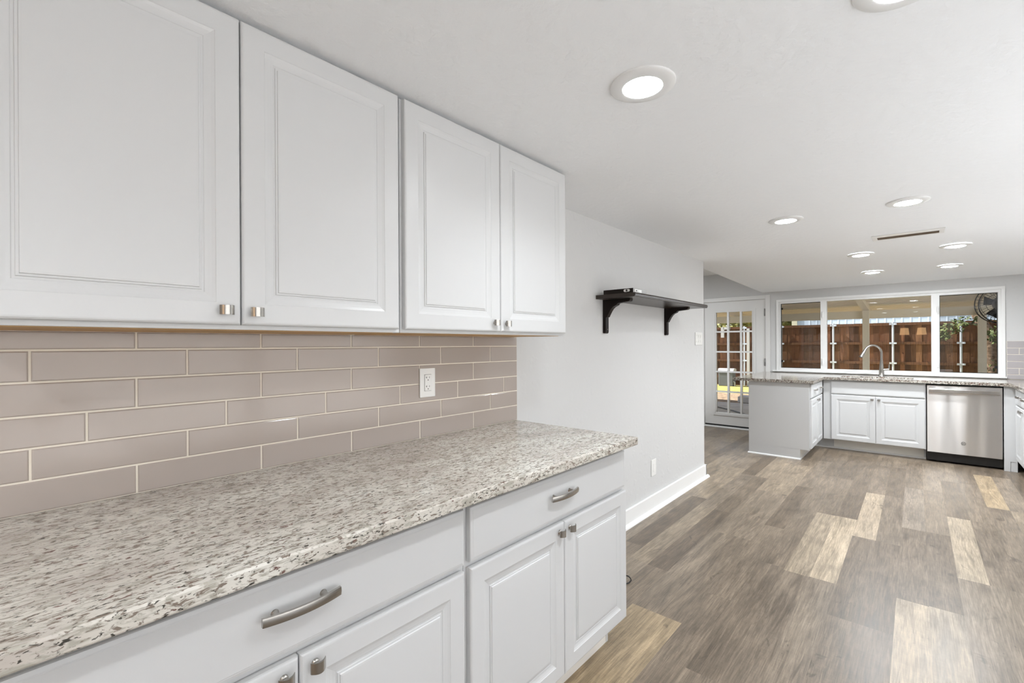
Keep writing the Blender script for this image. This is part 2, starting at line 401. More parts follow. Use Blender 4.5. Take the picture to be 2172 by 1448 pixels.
def casement_lock(x, z, t):
    B().box(x - .010, x + .010, -.012, .004, z - .035, z + .035, .004).box(x - .006, x + .006, -.022, -.012, z - .055, z + .01, .003).build('lock', M_TRIM, t)
casement_lock(1.752, 1.70, w3); casement_lock(1.752, 1.06, w3); casement_lock(.605, 1.70, w1); casement_lock(.605, 1.06, w1)

# ------------------------------------------------------------------ glass door
t = thing('door_1', 'off white fifteen pane glass door to the patio', 'door', (-.525, YW + .03, 0), kind='structure')
gx0, gx1, gz0, gz1 = -.80, -.262, .222, 1.800
b = B(); c = .525
def D(x): return x + c
b.box(D(-.957), D(gx0), -.022, .022, .032, 1.95); b.box(D(gx1), D(-.110), -.022, .022, .032, 1.95)
b.box(D(gx0), D(gx1), -.022, .022, .032, gz0); b.box(D(gx0), D(gx1), -.022, .022, gz1, 1.95)
b.build('slab', M_DOORP, t)
b = B().frame(D(-.838), D(-.222), .188, 1.830, .036, -.032, -.022)
b.build('lite_frame', M_DOORP, t)
b = B()
for x in (-.613, -.429): b.box(D(x) - .013, D(x) + .013, -.026, .026, gz0, gz1)
for z in (.557, .867, 1.176, 1.487): b.box(D(gx0), D(gx1), -.0262, .0262, z - .012, z + .012)
b.frame(D(gx0), D(gx1), gz0, gz1, .012, -.027, .027)
b.build('muntins', M_TRIM, t)
B().box(D(gx0), D(gx1), -.003, .003, gz0, gz1).build('pane', M_GLASS, t)
B().box(D(-.957), D(-.110), -.030, -.020, .026, .046).build('sweep', M_BLACK, t)
for z in (1.76, 1.03, .30):
    B().box(D(-.112), D(-.094), -.034, -.020, z - .05, z + .05).tube([(D(-.103), -.036, z - .055), (D(-.103), -.036, z + .055)], .006, 8).build('hinge', M_GREY, t)

# ------------------------------------------------------------------ cabinets
DPROF = [(0, -.0145), (.0015, -.0175), (.0045, -.0195), (.0075, -.020), (.052, -.020), (.0535, -.0188), (.060, -.0165), (.068, -.0148), (.074, -.0140), (.0755, -.0128), (.0795, -.0128), (.0805, -.0155), (.0845, -.0155), (.0857, -.0180), (.0900, -.0185)]
FPROF = [(0, -.0145), (.0015, -.0172), (.008, -.0192), (.0095, -.0192), (.011, -.020)]
def door_front(b, x0, x1, z0, z1): b.panel(x0, x1, z0, z1, -.001, DPROF)
def knob_mesh(x, z, y=-.020):
    b = B(); b.tube([(x, y + .001, z), (x, y - .004, z), (x, y - .006, z), (x, y - .016, z)], [.0085, .0075, .0048, .0052], 14)
    pts = []
    n = 12; half = .0155
    for i in range(n + 1):
        s = -1 + 2 * i / n; pts.append((x + s * half, y - .015 - .0105 * (1 - s * s)))
    back = [(px, py + .0045 - .002 * abs((px - x) / half)) for px, py in pts][::-1]
    b2 = bmesh.new()
    poly = pts + back; va = [b2.verts.new((p[0], p[1], z - .0112)) for p in poly]; vb = [b2.verts.new((p[0], p[1], z + .0112)) for p in poly]
    b2.faces.new(va); b2.faces.new(vb[::-1])
    for i in range(len(poly)):
        j = (i + 1) % len(poly); f = b2.faces.new((va[i], vb[i], vb[j], va[j])); f.smooth = i != n and i != len(poly) - 1
    b._take(b2); return b
def pull_mesh(x, z, half=.077, y=-.020):
    b = B()
    for s in (-1, 1): b.tube([(x + s * .048, y + .001, z), (x + s * .048, y - .003, z), (x + s * .048, y - .024, z)], [.0085, .0055, .0055], 14)
    n = 20; pts = [(x + (-1 + 2 * i / n) * half, y - .020 - .012 * (1 - (-1 + 2 * i / n) ** 2)) for i in range(n + 1)]
    back = [(px, py + .006) for px, py in pts][::-1]
    b2 = bmesh.new(); poly = pts + back
    va = [b2.verts.new((p[0], p[1], z - .0085)) for p in poly]; vm = [b2.verts.new((p[0], p[1] - (.0018 if i <= n else 0), z)) for i, p in enumerate(poly)]; vb = [b2.verts.new((p[0], p[1], z + .0085)) for p in poly]
    b2.faces.new(va); b2.faces.new(vb[::-1])
    for lo, hi in ((va, vm), (vm, vb)):
        for i in range(len(poly)):
            j = (i + 1) % len(poly); f = b2.faces.new((lo[i], hi[i], hi[j], lo[j])); f.smooth = i != n and i != len(poly) - 1
    b._take(b2); return b
def cabinet(name, label, loc, rotz, W, depth, z0, z1, toe, doors, drawers, raw=None, toe_in=.075, fillers=(), cat='cabinet', group=None, false_front=False, endpanel=None):
    t = thing(name, label, cat, loc, rotz, group)
    b = B()
    b.box(0, W, 0, depth, z0, z1, .0008)
    if toe: b.box(0, .016, toe_in, depth, 0, z0 + .002); b.box(W - .016, W, toe_in, depth, 0, z0 + .002)
    b.build('carcass', M_CAB, t)
    if toe:
        b = B().box(.016, W - .016, toe_in + .001, toe_in + .016, 0, z0 + .002)
        b.build('toe_kick', M_TOE, t)
    if raw:
        B().box(.012, W - .012, .020, depth - .002, z0 - .0016, z0 + .001).build('bottom_panel', M_RAW, t)['label'] = 'unpainted tan wood underside'
    for x0, x1, a, c, kx, kz in doors:
        b = B(); door_front(b, x0, x1, a, c); d = b.build('door', M_CAB, t)
        if kx is not None: knob_mesh(kx, kz).build('knob', M_NICKEL, d)
    for x0, x1, a, c, hx, hz in drawers:
        b = B().panel(x0, x1, a, c, -.001, FPROF); d = b.build('false_front' if false_front else 'drawer', M_CAB, t)
        if hx is not None: pull_mesh(hx, hz).build('handle', M_NICKEL, d)
    for x0, x1, a, c, ya, yb in fillers: B().box(x0, x1, ya, yb, a, c, .001).build('filler_strip', M_CAB, t)
    return t
H = math.pi / 2
# near wall cabinets (face +x): local x -> world +y
UZ0, UZ1 = 1.345, 2.1015
def up_doors(a, m, c): return [(a, m - .0015, 1.356, 2.0985, m - .0355, 1.390), (m + .0015, c, 1.356, 2.0985, m + .031, 1.388)]
cabinet('wall_cabinet', 'white double door wall cabinet nearest the viewer, above the taupe tiles', (.312, -.066, 0), H, .920, .310, UZ0, UZ1, False, up_doors(.004, .456, .908), [], raw=True, group='wall cabinets over the granite counter')
cabinet('wall_cabinet', 'white double door wall cabinet at the far end of the run, beside the bare wall', (.312, .857, 0), H, .908, .310, UZ0, UZ1, False, up_doors(.008, .457, .904), [], raw=True, group='wall cabinets over the granite counter')
# near base cabinets
def base_doors(a, m, c, zb=.145, zt=.683): return [(a, m - .0015, zb, zt, m - .031, .655), (m + .0015, c, zb, zt, m + .031, .655)]
cabinet('base_cabinet', 'white base cabinet nearest the viewer under the granite counter, cut off by the frame', (.612, -.066, 0), H, .918, .608, .125, .880, True, base_doors(.012, .462, .908), [(.012, .908, .700, .853, .463, .790)], group='base cabinets under the near granite counter')
cabinet('base_cabinet', 'white base cabinet with drawer pull and two doors at the end of the near counter', (.612, .854, 0), H, .918, .608, .125, .880, True, base_doors(.010, .460, .914), [(.010, .904, .700, .853, .442, .786)], group='base cabinets under the near granite counter')
# peninsula, faces +x
KZ = .857
cabinet('base_cabinet', 'white peninsula base cabinet with a plain side panel, left of the sink', (.670, 5.95, 0), H, .80, .615, .112, KZ, True, [(.025, .405, .130, .676, .375, .645), (.409, .79, .130, .676, .440, .645)], [(.025, .405, .690, .848, .215, .775), (.409, .79, .690, .848, .60, .775)], toe_in=.09, group='kitchen base cabinets around the window')
# sink base faces -y
cabinet('base_cabinet', 'white sink base cabinet with two doors below the window', (.772, 6.77, 0), 0, .862, .66, .125, KZ, True, [(.004, .427, .131, .677, .397, .640), (.430, .856, .131, .677, .460, .640)], [(.004, .856, .688, .849, None, 0)], toe_in=.12, fillers=[(-.078, .001, .125, KZ, .004, .022), (-.190, .002, 0, .122, .12, .136)], false_front=True, group='kitchen base cabinets around the window')
# right run faces -x
cabinet('base_cabinet', 'white base cabinet at the right edge of the frame, right of the dishwasher', (2.313, 6.74, 0), -H, .80, .60, .112, KZ, True, [(.02, .400, .135, .672, .365, .645), (.404, .79, .135, .672, .440, .645)], [(.02, .400, .686, .845, .30, .775), (.404, .79, .686, .845, .60, .775)], toe_in=.09, group='kitchen base cabinets around the window')
t = thing('corner_panel', 'narrow white corner panel between the dishwasher and the right cabinet', 'panel', (2.262, 6.87, 0))
B().box(-.043, .05, -.118, -.10, .0, KZ, .001).build('panel', M_CAB, t)
B().box(.0, .045, -.119, -.117, .018, .1).build('cut_line', M_TRIM, t) if False else None
b = B().box(.0, .0025, -.1195, -.117, .0, .099).box(.0, .04, -.1195, -.117, .097, .0995); b.build('access_cutout', M_GREY, t)
# shoe strips around the far cabinets
b = B().prism([(5.95, 0), (5.935, 0), (5.938, .010), (5.95, .016)], 0, .045, .585)
tag(b.build('shoe_moulding', M_TRIM), 'thin white shoe strip at the foot of the peninsula side panel', 'moulding')
b = B().prism([(6.89, 0), (6.877, 0), (6.879, .012), (6.89, .018)], 0, .585, 1.634)
tag(b.build('shoe_moulding', M_TRIM), 'thin white shoe strip under the sink cabinet', 'moulding')
b = B().prism([(.075 + .50, 0), (.588, 0), (.586, .012), (.575, .018)], 1, 5.95, 6.876)
tag(b.build('shoe_moulding', M_TRIM), 'thin white shoe strip along the peninsula toe kick', 'moulding')

# ------------------------------------------------------------------ worktops
def slab(polys, holes, z0, z1, name, mat, parent=None):
    pass
b = B().box(.003, .681, -.07, 1.782, .881, .914, .004, 2)
tag(b.build('granite_worktop', M_GRAN), 'long speckled granite worktop in front of the taupe tiles', 'countertop')
# U-shaped far worktop with a sink cut-out: built from blocks sharing faces
CZ0, CZ1 = .858, .890
SX0, SX1, SY0, SY1 = .86, 1.535, 6.80, 7.07
b = B()
xs = [-.115, .713, SX0, SX1, 2.262, XR - .002]; ys = [5.905, 5.92, 6.715, SY0, SY1, YW - .001]
def inside(x, y):
    if SX0 < x < SX1 and SY0 < y < SY1: return False
    if y > 6.715: return True
    if x < .713 and y > 5.92: return True
    if x > 2.262: return True
    return False
V = {}
def vv(i, j, z):
    k = (i, j, z)
    if k not in V: V[k] = b.bm.verts.new((xs[i], ys[j], z))
    return V[k]
cells = {(i, j) for i in range(5) for j in range(5) if inside((xs[i] + xs[i + 1]) / 2, (ys[j] + ys[j + 1]) / 2)}
for i, j in cells:
    b.bm.faces.new((vv(i, j, CZ1), vv(i + 1, j, CZ1), vv(i + 1, j + 1, CZ1), vv(i, j + 1, CZ1)))
    b.bm.faces.new((vv(i, j, CZ0), vv(i, j + 1, CZ0), vv(i + 1, j + 1, CZ0), vv(i + 1, j, CZ0)))
    for (di, dj), (p, q) in {(-1, 0): ((i, j), (i, j + 1)), (1, 0): ((i + 1, j), (i + 1, j + 1)), (0, -1): ((i, j), (i + 1, j)), (0, 1): ((i, j + 1), (i + 1, j + 1))}.items():
        if (i + di, j + dj) not in cells: b.bm.faces.new((vv(*p, CZ0), vv(*q, CZ0), vv(*q, CZ1), vv(*p, CZ1)))
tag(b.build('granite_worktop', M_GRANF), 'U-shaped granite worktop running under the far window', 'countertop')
# sink
t = thing('kitchen_sink', 'undermount stainless steel sink below the faucet', 'sink', (1.2, 6.93, .86))
b = B(); x0, x1, y0, y1 = SX0 - 1.2 - .006, SX1 - 1.2 + .006, SY0 - 6.93 - .006, SY1 - 6.93 + .006
b.face([(x0, y0, -.004), (x1, y0, -.004), (x1 - .02, y0 + .02, -.2), (x0 + .02, y0 + .02, -.2)]); b.face([(x0, y1, -.004), (x1, y1, -.004), (x1 - .02, y1 - .02, -.2), (x0 + .02, y1 - .02, -.2)])
b.face([(x0, y0, -.004), (x0, y1, -.004), (x0 + .02, y1 - .02, -.2), (x0 + .02, y0 + .02, -.2)]); b.face([(x1, y0, -.004), (x1, y1, -.004), (x1 - .02, y1 - .02, -.2), (x1 - .02, y0 + .02, -.2)])
b.face([(x0 + .02, y0 + .02, -.2), (x1 - .02, y0 + .02, -.2), (x1 - .02, y1 - .02, -.2), (x0 + .02, y1 - .02, -.2)])
b.build('basin', M_CHROME, t)
B().lathe(0, 0, [(0, -.196), (.035, -.196), (.04, -.199)], 20).build('drain', M_GREY, t)
# faucet
t = thing('kitchen_faucet', 'brushed nickel gooseneck pull-down faucet at the sink', 'faucet', (1.239, 7.15, .890))
B().lathe(0, 0, [(0, 0), (.030, 0), (.030, .006), (.027, .010), (.0255, .06), (.020, .13), (.0165, .16), (.015, .20), (0, .20)], 24).build('body', M_NICKEL, t)
dx, dy = -.80, -.60; pts = []
R = .098
pts.append((0, 0, .19)); pts.append((0, 0, .27))
for i in range(0, 17):
    a = math.pi * i / 16 * .86; s = R - R * math.cos(a); pts.append((dx * s, dy * s, .285 + R * math.sin(a)))
B().tube(pts, .0125, 16).build('spout', M_NICKEL, t)
e = Vector(pts[-1]); dirv = (Vector(pts[-1]) - Vector(pts[-2])).normalized()
h = B().tube([e, e + dirv * .02, e + dirv * .025, e + dirv * .07, e + dirv * .098, e + dirv * .10], [.0145, .0155, .0165, .0190, .0205, .017], 16).build('spray_head', M_NICKEL, t)
B().tube([e + dirv * .095, e + dirv * .104], .016, 14).build('nozzle', M_DARKGAP, h)
B().tube([(.0, 0, .085), (.062, .0, .090), (.070, 0, .090)], [.013, .0125, .010], 14).tube([(.064, 0, .088), (.070, 0, .11), (.072, -.004, .152)], [.008, .0075, .0055], 12).build('handle', M_NICKEL, t)

# ------------------------------------------------------------------ dishwasher
t = thing('dishwasher', 'stainless steel dishwasher right of the sink cabinet', 'dishwasher', (1.926, 6.77, 0))
B().box(-.288, .288, .02, .60, .02, .853).build('cavity', M_DARKGAP, t)
b = B().box(-.284, .284, -.018, .02, .112, .838, .003, 2)
o = b.build('front_door', M_STEEL, t)
for v in o.data.vertices: v.co.y -= 1.2
o.location.y = 1.2
hd = B().box(-.266, .266, -.052, -.036, .765, .803, .003, 2).box(-.262, -.235, -.037, -.018, .770, .798).box(.235, .262, -.037, -.018, .770, .798).build('handle', M_CHROME, t)
B().box(-.287, .287, .10, .12, 0, .112).build('toe_panel', M_DARKGAP, t)
for i in range(6): B().box(-.262 + i * .0085, -.2565 + i * .0085, -.0188, -.0175, .818, .8235).build('control_mark', M_SLOT, t)
B().box(-.04, -.03, -.0188, -.0175, .829, .8315).build('indicator', M_SLOT, t)
b = B().tube([(.017 * math.cos(a), -.019, .234 + .017 * math.sin(a)) for a in [2 * math.pi * k / 24 for k in range(25)]], .0016, 6)
def swirl(pts): b.tube([(x, -.019, .234 + z) for x, z in pts], .0014, 6)
swirl([(-.002, .007), (-.005, .009), (-.009, .007), (-.011, .001), (-.008, -.005), (-.004, -.004), (-.003, .001), (-.006, .001), (-.003, -.007), (-.008, -.010)])
swirl([(.010, .007), (.006, .009), (.002, .006), (.004, .002), (.007, .001), (.002, -.002), (.002, -.007), (.007, -.008), (.011, -.004)])
b.build('badge', M_SLOT, t)['label'] = 'round monogram badge'

# ------------------------------------------------------------------ backsplashes
def tiles(name, label, rows, xmap, tmat, cat='backsplash'):
    """rows: list of (z0,z1,[edges along run]); xmap(a,z,d)->world"""
    t = thing(name, label, cat, xmap(rows[0][2][0], rows[0][0], 0))
    org = Vector(t.location)
    g = 0.0024; e = .0022; th = .0075
    b = B()
    lo = min(r[2][0] for r in rows); hi = max(r[2][-1] for r in rows); z0 = min(r[0] for r in rows); z1 = max(r[1] for r in rows)
    def P(a, z, d): return Vector(xmap(a, z, d)) - org
    for za, zb, ed in rows:
        for a, c in zip(ed, ed[1:]):
            A0, A1, Z0, Z1 = a + g, c - g, za + g, zb - g
            ring = []
            for ins, d in ((0, .002), (0, th - e), (e * .4, th - e * .35), (e * 1.3, th)):
                ring.append([b.bm.verts.new(P(*q, d)) for q in ((A0 + ins, Z0 + ins), (A1 - ins, Z0 + ins), (A1 - ins, Z1 - ins), (A0 + ins, Z1 - ins))])
            for r0, r1 in zip(ring, ring[1:]):
                for k in range(4): b.bm.faces.new((r0[k], r0[(k + 1) % 4], r1[(k + 1) % 4], r1[k]))
            b.bm.faces.new(ring[-1])
    b.build('tiles', tmat, t)
    b = B(); c = [P(lo, z0, .001), P(hi, z0, .001), P(hi, z1, .001), P(lo, z1, .001)]; d = [P(lo, z0, .0045), P(hi, z0, .0045), P(hi, z1, .0045), P(lo, z1, .0045)]
    vs_ = [b.bm.verts.new(p) for p in c + d]
    for f in ((0, 1, 2, 3), (4, 5, 6, 7), (0, 1, 5, 4), (1, 2, 6, 5), (2, 3, 7, 6), (3, 0, 4, 7)): b.bm.faces.new([vs_[i] for i in f])
    b.build('grout', M_GROUT, t); return t
P_ = .308; A_, E_ = -.07, 1.783
def edges(first, a=A_, e=E_, p=P_):
    x = first - math.ceil((first - a) / p) * p; out = [a]
    x += p if x <= a + .004 else 0
    while x < e - .004: out.append(x); x += p
    return out + [e]
zs = [.914, .9905, 1.0665, 1.142, 1.2215, 1.297, 1.3445]
ph = [.240, .045, .1425, .240, .045, .240]
rows = [(zs[i], zs[i + 1], edges(ph[i])) for i in range(6)]
tiles('tile_backsplash', 'taupe glazed subway tile backsplash under the wall cabinets', rows, lambda a, z, d: (d, a, z), M_TILE)
zs2 = [.891, .944, 1.016, 1.092, 1.168, 1.240, 1.317]
rows = [(zs2[i], zs2[i + 1], [2.31] + [x for x in ([2.403, 2.711] if i in (1, 4) else [2.557, 2.865] if i in (0, 3) else [2.48, 2.788])] + [XR - .001]) for i in range(6)]
tiles('tile_backsplash', 'short grey tile backsplash right of the far window', rows, lambda a, z, d: (a, YW - d, z), M_TILE2)

# ------------------------------------------------------------------ outlets and switches (local: x across, -y out of the wall)
t = thing('power_outlet', 'white double power outlet set in the taupe tiles', 'outlet', (.0078, 1.199, 1.146), H)
B().box(-.040, .040, -.006, 0, -.061, .061, .002, 2).build('cover_plate', M_PLATE, t)
r = B().box(-.0168, .0168, -.0085, -.005, -.034, .034, .0008).build('receptacle', M_PLATE, t)
b = B().frame(-.0178, .0178, -.035, .035, .001, -.0066, -.0055)
for zc in (.017, -.0205):
    b.box(-.0085, -.0065, -.0089, -.0080, zc + .001, zc + .0095); b.box(-.0115, -.0085, -.0089, -.0080, zc + .0042, zc + .0062); b.box(.0060, .0078, -.0089, -.0080, zc + .0015, zc + .009)
    b.tube([(0, -.0089, zc - .0055), (0, -.0078, zc - .0055)], .0024, 10)
b.build('slots', M_SLOT, r)
t = thing('power_outlet', 'white wall plate low on the wall above the baseboard', 'outlet', (.0005, 3.423, .330), H)
B().box(-.042, .042, -.006, 0, -.064, .064, .002, 2).build('cover_plate', M_PLATE, t)
b = B().box(-.0168, .0168, -.0075, -.005, -.034, .034, .0008).build('receptacle', M_PLATE, t)
t = thing('light_switch', 'white three rocker light switch plate near the wall corner', 'light switch', (.0005, 4.434, 1.352), H)
B().box(-.092, .092, -.006, 0, -.060, .060, .002, 2).build('cover_plate', M_PLATE, t)
for x in (-.047, 0, .047):
    B().prism([(-.005, -.033), (-.0085, -.033), (-.0065, 0), (-.0105, .033), (-.005, .033)], 0, x - .0165, x + .0165).build('rocker', M_PLATE, t)

# ------------------------------------------------------------------ wall shelf
t = thing('wall_shelf', 'dark espresso wooden shelf on two scrolled brackets', 'shelf', (0, 2.59, 1.597))
b = B()
prof = [(.0, 0), (.271, 0), (.274, .004), (.274, .008), (.277, .010), (.277, .016), (.274, .018), (.276, .021), (.274, .025), (0, .025)]
b.prism(prof, 1, -.015, 1.275); o = b.build('board', M_ESPB, t)
bp = [(0, 1.378), (.016, 1.376), (.021, 1.382), (.022, 1.390), (.022, 1.482), (.030, 1.484), (.036, 1.496), (.051, 1.522), (.062, 1.537), (.076, 1.549), (.094, 1.557), (.101, 1.560), (.106, 1.568), (.113, 1.571), (.185, 1.577), (.194, 1.581), (.197, 1.588), (.197, 1.597), (0, 1.597)]
for ya in (2.662, 3.647):
    k = B().prism([(x, z - 1.597) for x, z in bp], 1, ya - 2.59, ya - 2.59 + .038).build('bracket', M_ESP, t)
    for z in (1.402,): B().tube([(.021, ya - 2.59 + .019, z - 1.597), (.0245, ya - 2.59 + .019, z - 1.597)], .004, 10).build('screw', M_NICKEL, k)
t = thing('electronics_box', 'small flat dark electronics box at the left end of the wall shelf', 'electronics box', (.146, 2.692, 1.6222))
B().box(-.104, .104, -.092, .092, .0, .030, .001).build('casing', M_ESPE, t)
b = B()
pts = []
for k in range(24):
    a = 2 * math.pi * k / 24; pts.append((.062 + (.012 if math.cos(a) > 0 else -.012) + .0085 * math.cos(a), .0165 + .0085 * math.sin(a)))
p = b.prism(pts, 1, -.0955, -.091).build('port_plate', M_PLATE, t)
B().tube([(.062, -.097, .0165), (.062, -.094, .0165)], .0065, 14).build('socket', M_SLOT, p)
B().box(.1035, .1052, -.091, .091, .001, .029).build('back_plate', M_GREY, t)
p = B().box(.105, .1065, -.070, -.035, .005, .025).build('port_plate', M_PLATE, t)
B().tube([(.1055, -.052, .015), (.1075, -.052, .015)], .006, 12).build('socket', M_SLOT, p)
B().box(.105, .1062, -.030, .020, .006, .024).build('sticker', M_PLATE, t)

# ------------------------------------------------------------------ ceiling fittings
def lens_mat(LENS):
    m, n, b = new_mat('lamp_lens'); b.inputs['Base Color'].default_value = (.9, .9, .9, 1)
    b.inputs['Emission Color'].default_value = (.90, .95, 1., 1); b.inputs['Emission Strength'].default_value = LENS; return m
M_LENS = lens_mat(LENS); M_LENSF = lens_mat(300.); M_LENSM = lens_mat(70.)
def lamp(parent, loc, power, size=150, col=(.91, .955, 1.)):
    l = bpy.data.lights.new('lamp_light', 'SPOT'); l.energy = power; l.spot_size = math.radians(size); l.spot_blend = 1.0; l.shadow_soft_size = .055; l.color = col
    o = bpy.data.objects.new('lamp_light', l); COL.objects.link(o); o.location = loc; o.parent = parent; return o
def downlight(x, y, label, k=1., lm=None):
    t = thing('recessed_light', label, 'ceiling light', (x, y, ceil_z(y)), group='round recessed ceiling lights')
    B().lathe(0, 0, [(.0985, .0005), (.0985, -.004), (.0955, -.007), (.080, -.0095), (.064, -.0115), (.0605, -.0105)], 48).build('trim_ring', M_TRIM, t)
    B().lathe(0, 0, [(.0605, -.0105), (.050, -.0125), (.03, -.0138), (0, -.0142)], 32).build('lens', lm or M_LENS, t)
    lamp(t, (0, 0, -.02), SPOT * k)
    return t
for x, y, k, lm, lb in ((.923, 1.331, .54, M_LENS, 'round recessed light nearest the wall cabinets, large in the frame'),
                 (1.545, 1.338, .9, M_LENS, 'round recessed light cut off by the top edge of the frame'),
                 (.922, 3.420, .5, M_LENS, 'round recessed light left of the row before the ceiling vent'),
                 (1.524, 3.448, 1.2, M_LENSM, 'round recessed light just in front of the ceiling vent'),
                 (1.187, 5.136, .95, M_LENSM, 'round recessed light behind the vent, on the left'),
                 (1.80, 5.19, .8, M_LENSF, 'round recessed light behind the vent, on the right'),
                 (1.205, 6.29, .55, M_LENSF, 'round recessed light nearest the window, on the left'),
                 (1.81, 6.31, .55, M_LENSF, 'round recessed light nearest the window, on the right'),
                 (.92, -.75, .8, M_LENS, 'added recessed fill light behind the viewpoint, wall side'),  # this pair is unseen, added to brighten the room
                 (1.54, -.75, .9, M_LENS, 'added recessed fill light behind the viewpoint, room side')):
    downlight(x, y, lb, k, lm)
t = thing('recessed_light', 'added recessed fill light in the alcove ceiling, outside the frame', 'ceiling light', (-1.3, 5.9, 2.385), group='round recessed ceiling lights')  # unseen lamp, added to lift the dim alcove
B().lathe(0, 0, [(.0985, .0005), (.0985, -.004), (.0955, -.007), (.080, -.0095), (.064, -.0115), (.0605, -.0105)], 48).build('trim_ring', M_TRIM, t)
B().lathe(0, 0, [(.0605, -.0105), (.050, -.0125), (.03, -.0138), (0, -.0142)], 32).build('lens', lens_mat(480.), t); lamp(t, (0, 0, -.02), SPOT)
t = thing('ceiling_vent', 'slim white ceiling vent with a brown slot between the lights', 'vent', (1.51, 4.50, ceil_z(4.5)))
B().frame(-.205, .205, -.10, .085, .0, 0, 0) if False else None
b = B(); b.box(-.205, .205, -.1, -.03, -.006, 0, .002); b.box(-.205, .205, .075, .1, -.006, 0, .002); b.box(-.205, -.175, -.03, .075, -.006, 0, .002); b.box(.175, .205, -.03, .075, -.006, 0, .002)
b.build('frame', M_TRIM, t); B().box(-.175, .175, -.03, .075, -.003, -.001).build('slot', M_VENT, t)
# hanging shade lamps behind the viewpoint (seen as warm reflections in the window)
M_SHADE = simple('warm_lamp_shade', (.8, .6, .4), .8, emit=(1., .62, .30), es=PEND)
def pendant(x, y, z, label):
    t = thing('pendant_lamp', label, 'pendant lamp', (x, y, ZC), group='pendant lamps behind the viewpoint')
    B().tube([(0, 0, 0), (0, 0, z + .11 - ZC)], .004, 8).build('cord', M_BLACK, t)
    B().lathe(0, 0, [(.085, z + .095 - ZC), (.105, z - .095 - ZC), (.100, z - .095 - ZC), (.080, z + .095 - ZC), (0, z + .095 - ZC)], 32).build('lamp_shade', M_SHADE, t)
    B().lathe(0, 0, [(0, 0), (.05, 0), (.05, -.02), (0, -.03)], 20).build('canopy', M_BLACK, t)
    return t
pd = pendant(1.672, -2.0, 1.62, 'warm drum pendant lamp behind the viewpoint, room side')
dup(pd, (1.31, -2.0, ZC), 'warm drum pendant lamp behind the viewpoint, wall side')

# uplighters added along the right wall, outside the frame, to brighten the ceiling
def uplighter(y, label, h, power):
    t = thing('fill_lamp', label, 'floor lamp', (2.66, y, 0), group='added ceiling fill lamps by the right wall')
    B().lathe(0, 0, [(0, 0), (.14, 0), (.14, .012), (.10, .02), (0, .022)], 32).build('base', M_NICKEL, t)
    B().tube([(0, 0, .02), (0, 0, h - .13)], .012, 12).build('pole', M_NICKEL, t)
    B().lathe(0, 0, [(0, h - .14), (.04, h - .13), (.13, h - .07), (.165, h), (.155, h), (.12, h - .06), (.03, h - .115), (0, h - .118)], 32).build('bowl_shade', M_PLATE, t)
    B().lathe(0, 0, [(0, h - .105), (.03, h - .10), (.035, h - .075), (.02, h - .05), (0, h - .045)], 20).build('bulb', M_LENS, t)
    o = lamp(t, (0, 0, h), power, 165); o.rotation_euler = (math.pi, 0, 0)
uplighter(.2, 'added uplighter for ceiling fill, nearest the viewpoint', .95, FILL_UP)
uplighter(2.3, 'added uplighter for ceiling fill, middle of the right wall', .55, FILL_UP * .9)
uplighter(4.3, 'added uplighter for ceiling fill, far end of the right wall', .50, FILL_UP * .6)

# black cable end on the floor beside the near cabinet
b = B().tube([(.33, 2.20, .004), (.372, 2.245, .004), (.384, 2.268, .006), (.388, 2.285, .014), (.380, 2.292, .020), (.365, 2.30, .022), (.34, 2.31, .016), (.30, 2.30, .004)], .0035, 8)
tag(b.build('cable', M_BLACK), 'black cable loop poking out from behind the near base cabinet', 'cable')

# ------------------------------------------------------------------ outdoors
def gz(y): return -.12 - .285 * max(0, min(1, (y - 11.15) / 5.55))
struct(B().box(-8, 9, YW + .14, 11.15, -.25, -.05).build('trim_4', M_PATIO), 'grey concrete patio slab outside the window', 'patio')
b = B(); b.face([(-14, 11.15, -.12), (12, 11.15, -.12), (12, 16.7, -.405), (-14, 16.7, -.405)])
tag(b.build('mulch_bed', M_MULCH), 'brown leaf litter and mulch strip between patio and lawn', 'mulch', kind='stuff')
b = B(); b.face([(-14, 16.7, -.405), (12, 16.7, -.405), (12, 34, -.405), (-14, 34, -.405)])
tag(b.build('lawn', M_LAWN), 'sunlit dry yellow lawn in front of the wooden fence', 'grass', kind='stuff')

YF = 20.0; FZ0 = -.40; FZ1 = 1.975
t = thing('wooden_fence', 'brown stained board fence with steel posts behind the patio', 'fence', (0, YF, FZ0))
b = B(); cols = []; rnd = random.Random(5); x = -9.0
while x < 9:
    wdt = .137; h = rnd.uniform(-.006, .006); b.box(x, x + wdt + .012, .0 + .007 * (len(cols) % 12 == 0), .016 + .007 * (len(cols) % 12 == 0), 0, FZ1 - FZ0 + h)
    cc = rnd.choice((.5, .75, .9, 1.05, 1.35)) * rnd.uniform(.9, 1.1); cr = rnd.uniform(.9, 1.1); cols += [(cc, cc * cr, cc * cr, 1)] * 6; x += wdt
o = b.build('board_panel', M_FENCE, t, recalc=True); colour_faces(o.data, cols)
for z in (1.93, 1.287, .617, -.06):
    o = B().box(-9, 9, -.04, 0, z - .045 - FZ0, z + .045 - FZ0).build('rail', M_FENCE, t); colour_faces(o.data, [(.9, .92, .92, 1)] * 6)
for x in (-7.2, -5.55, -3.62, -2.31, -.671, .975, 2.604, 4.24, 5.9):
    p = B().tube([(x, -.075, .0), (x, -.075, 2.0 - FZ0)], .031, 12).build('post', M_GALV, t)
    for z in (1.93, 1.287, .617):
        B().prism([(x - .095, -.118), (x - .05, -.118), (x - .036, -.110), (x + .036, -.110), (x + .05, -.118), (x + .095, -.118), (x + .095, -.104), (x - .095, -.104)], 2, z - .028 - FZ0, z + .028 - FZ0).build('bracket', M_GALV, p)
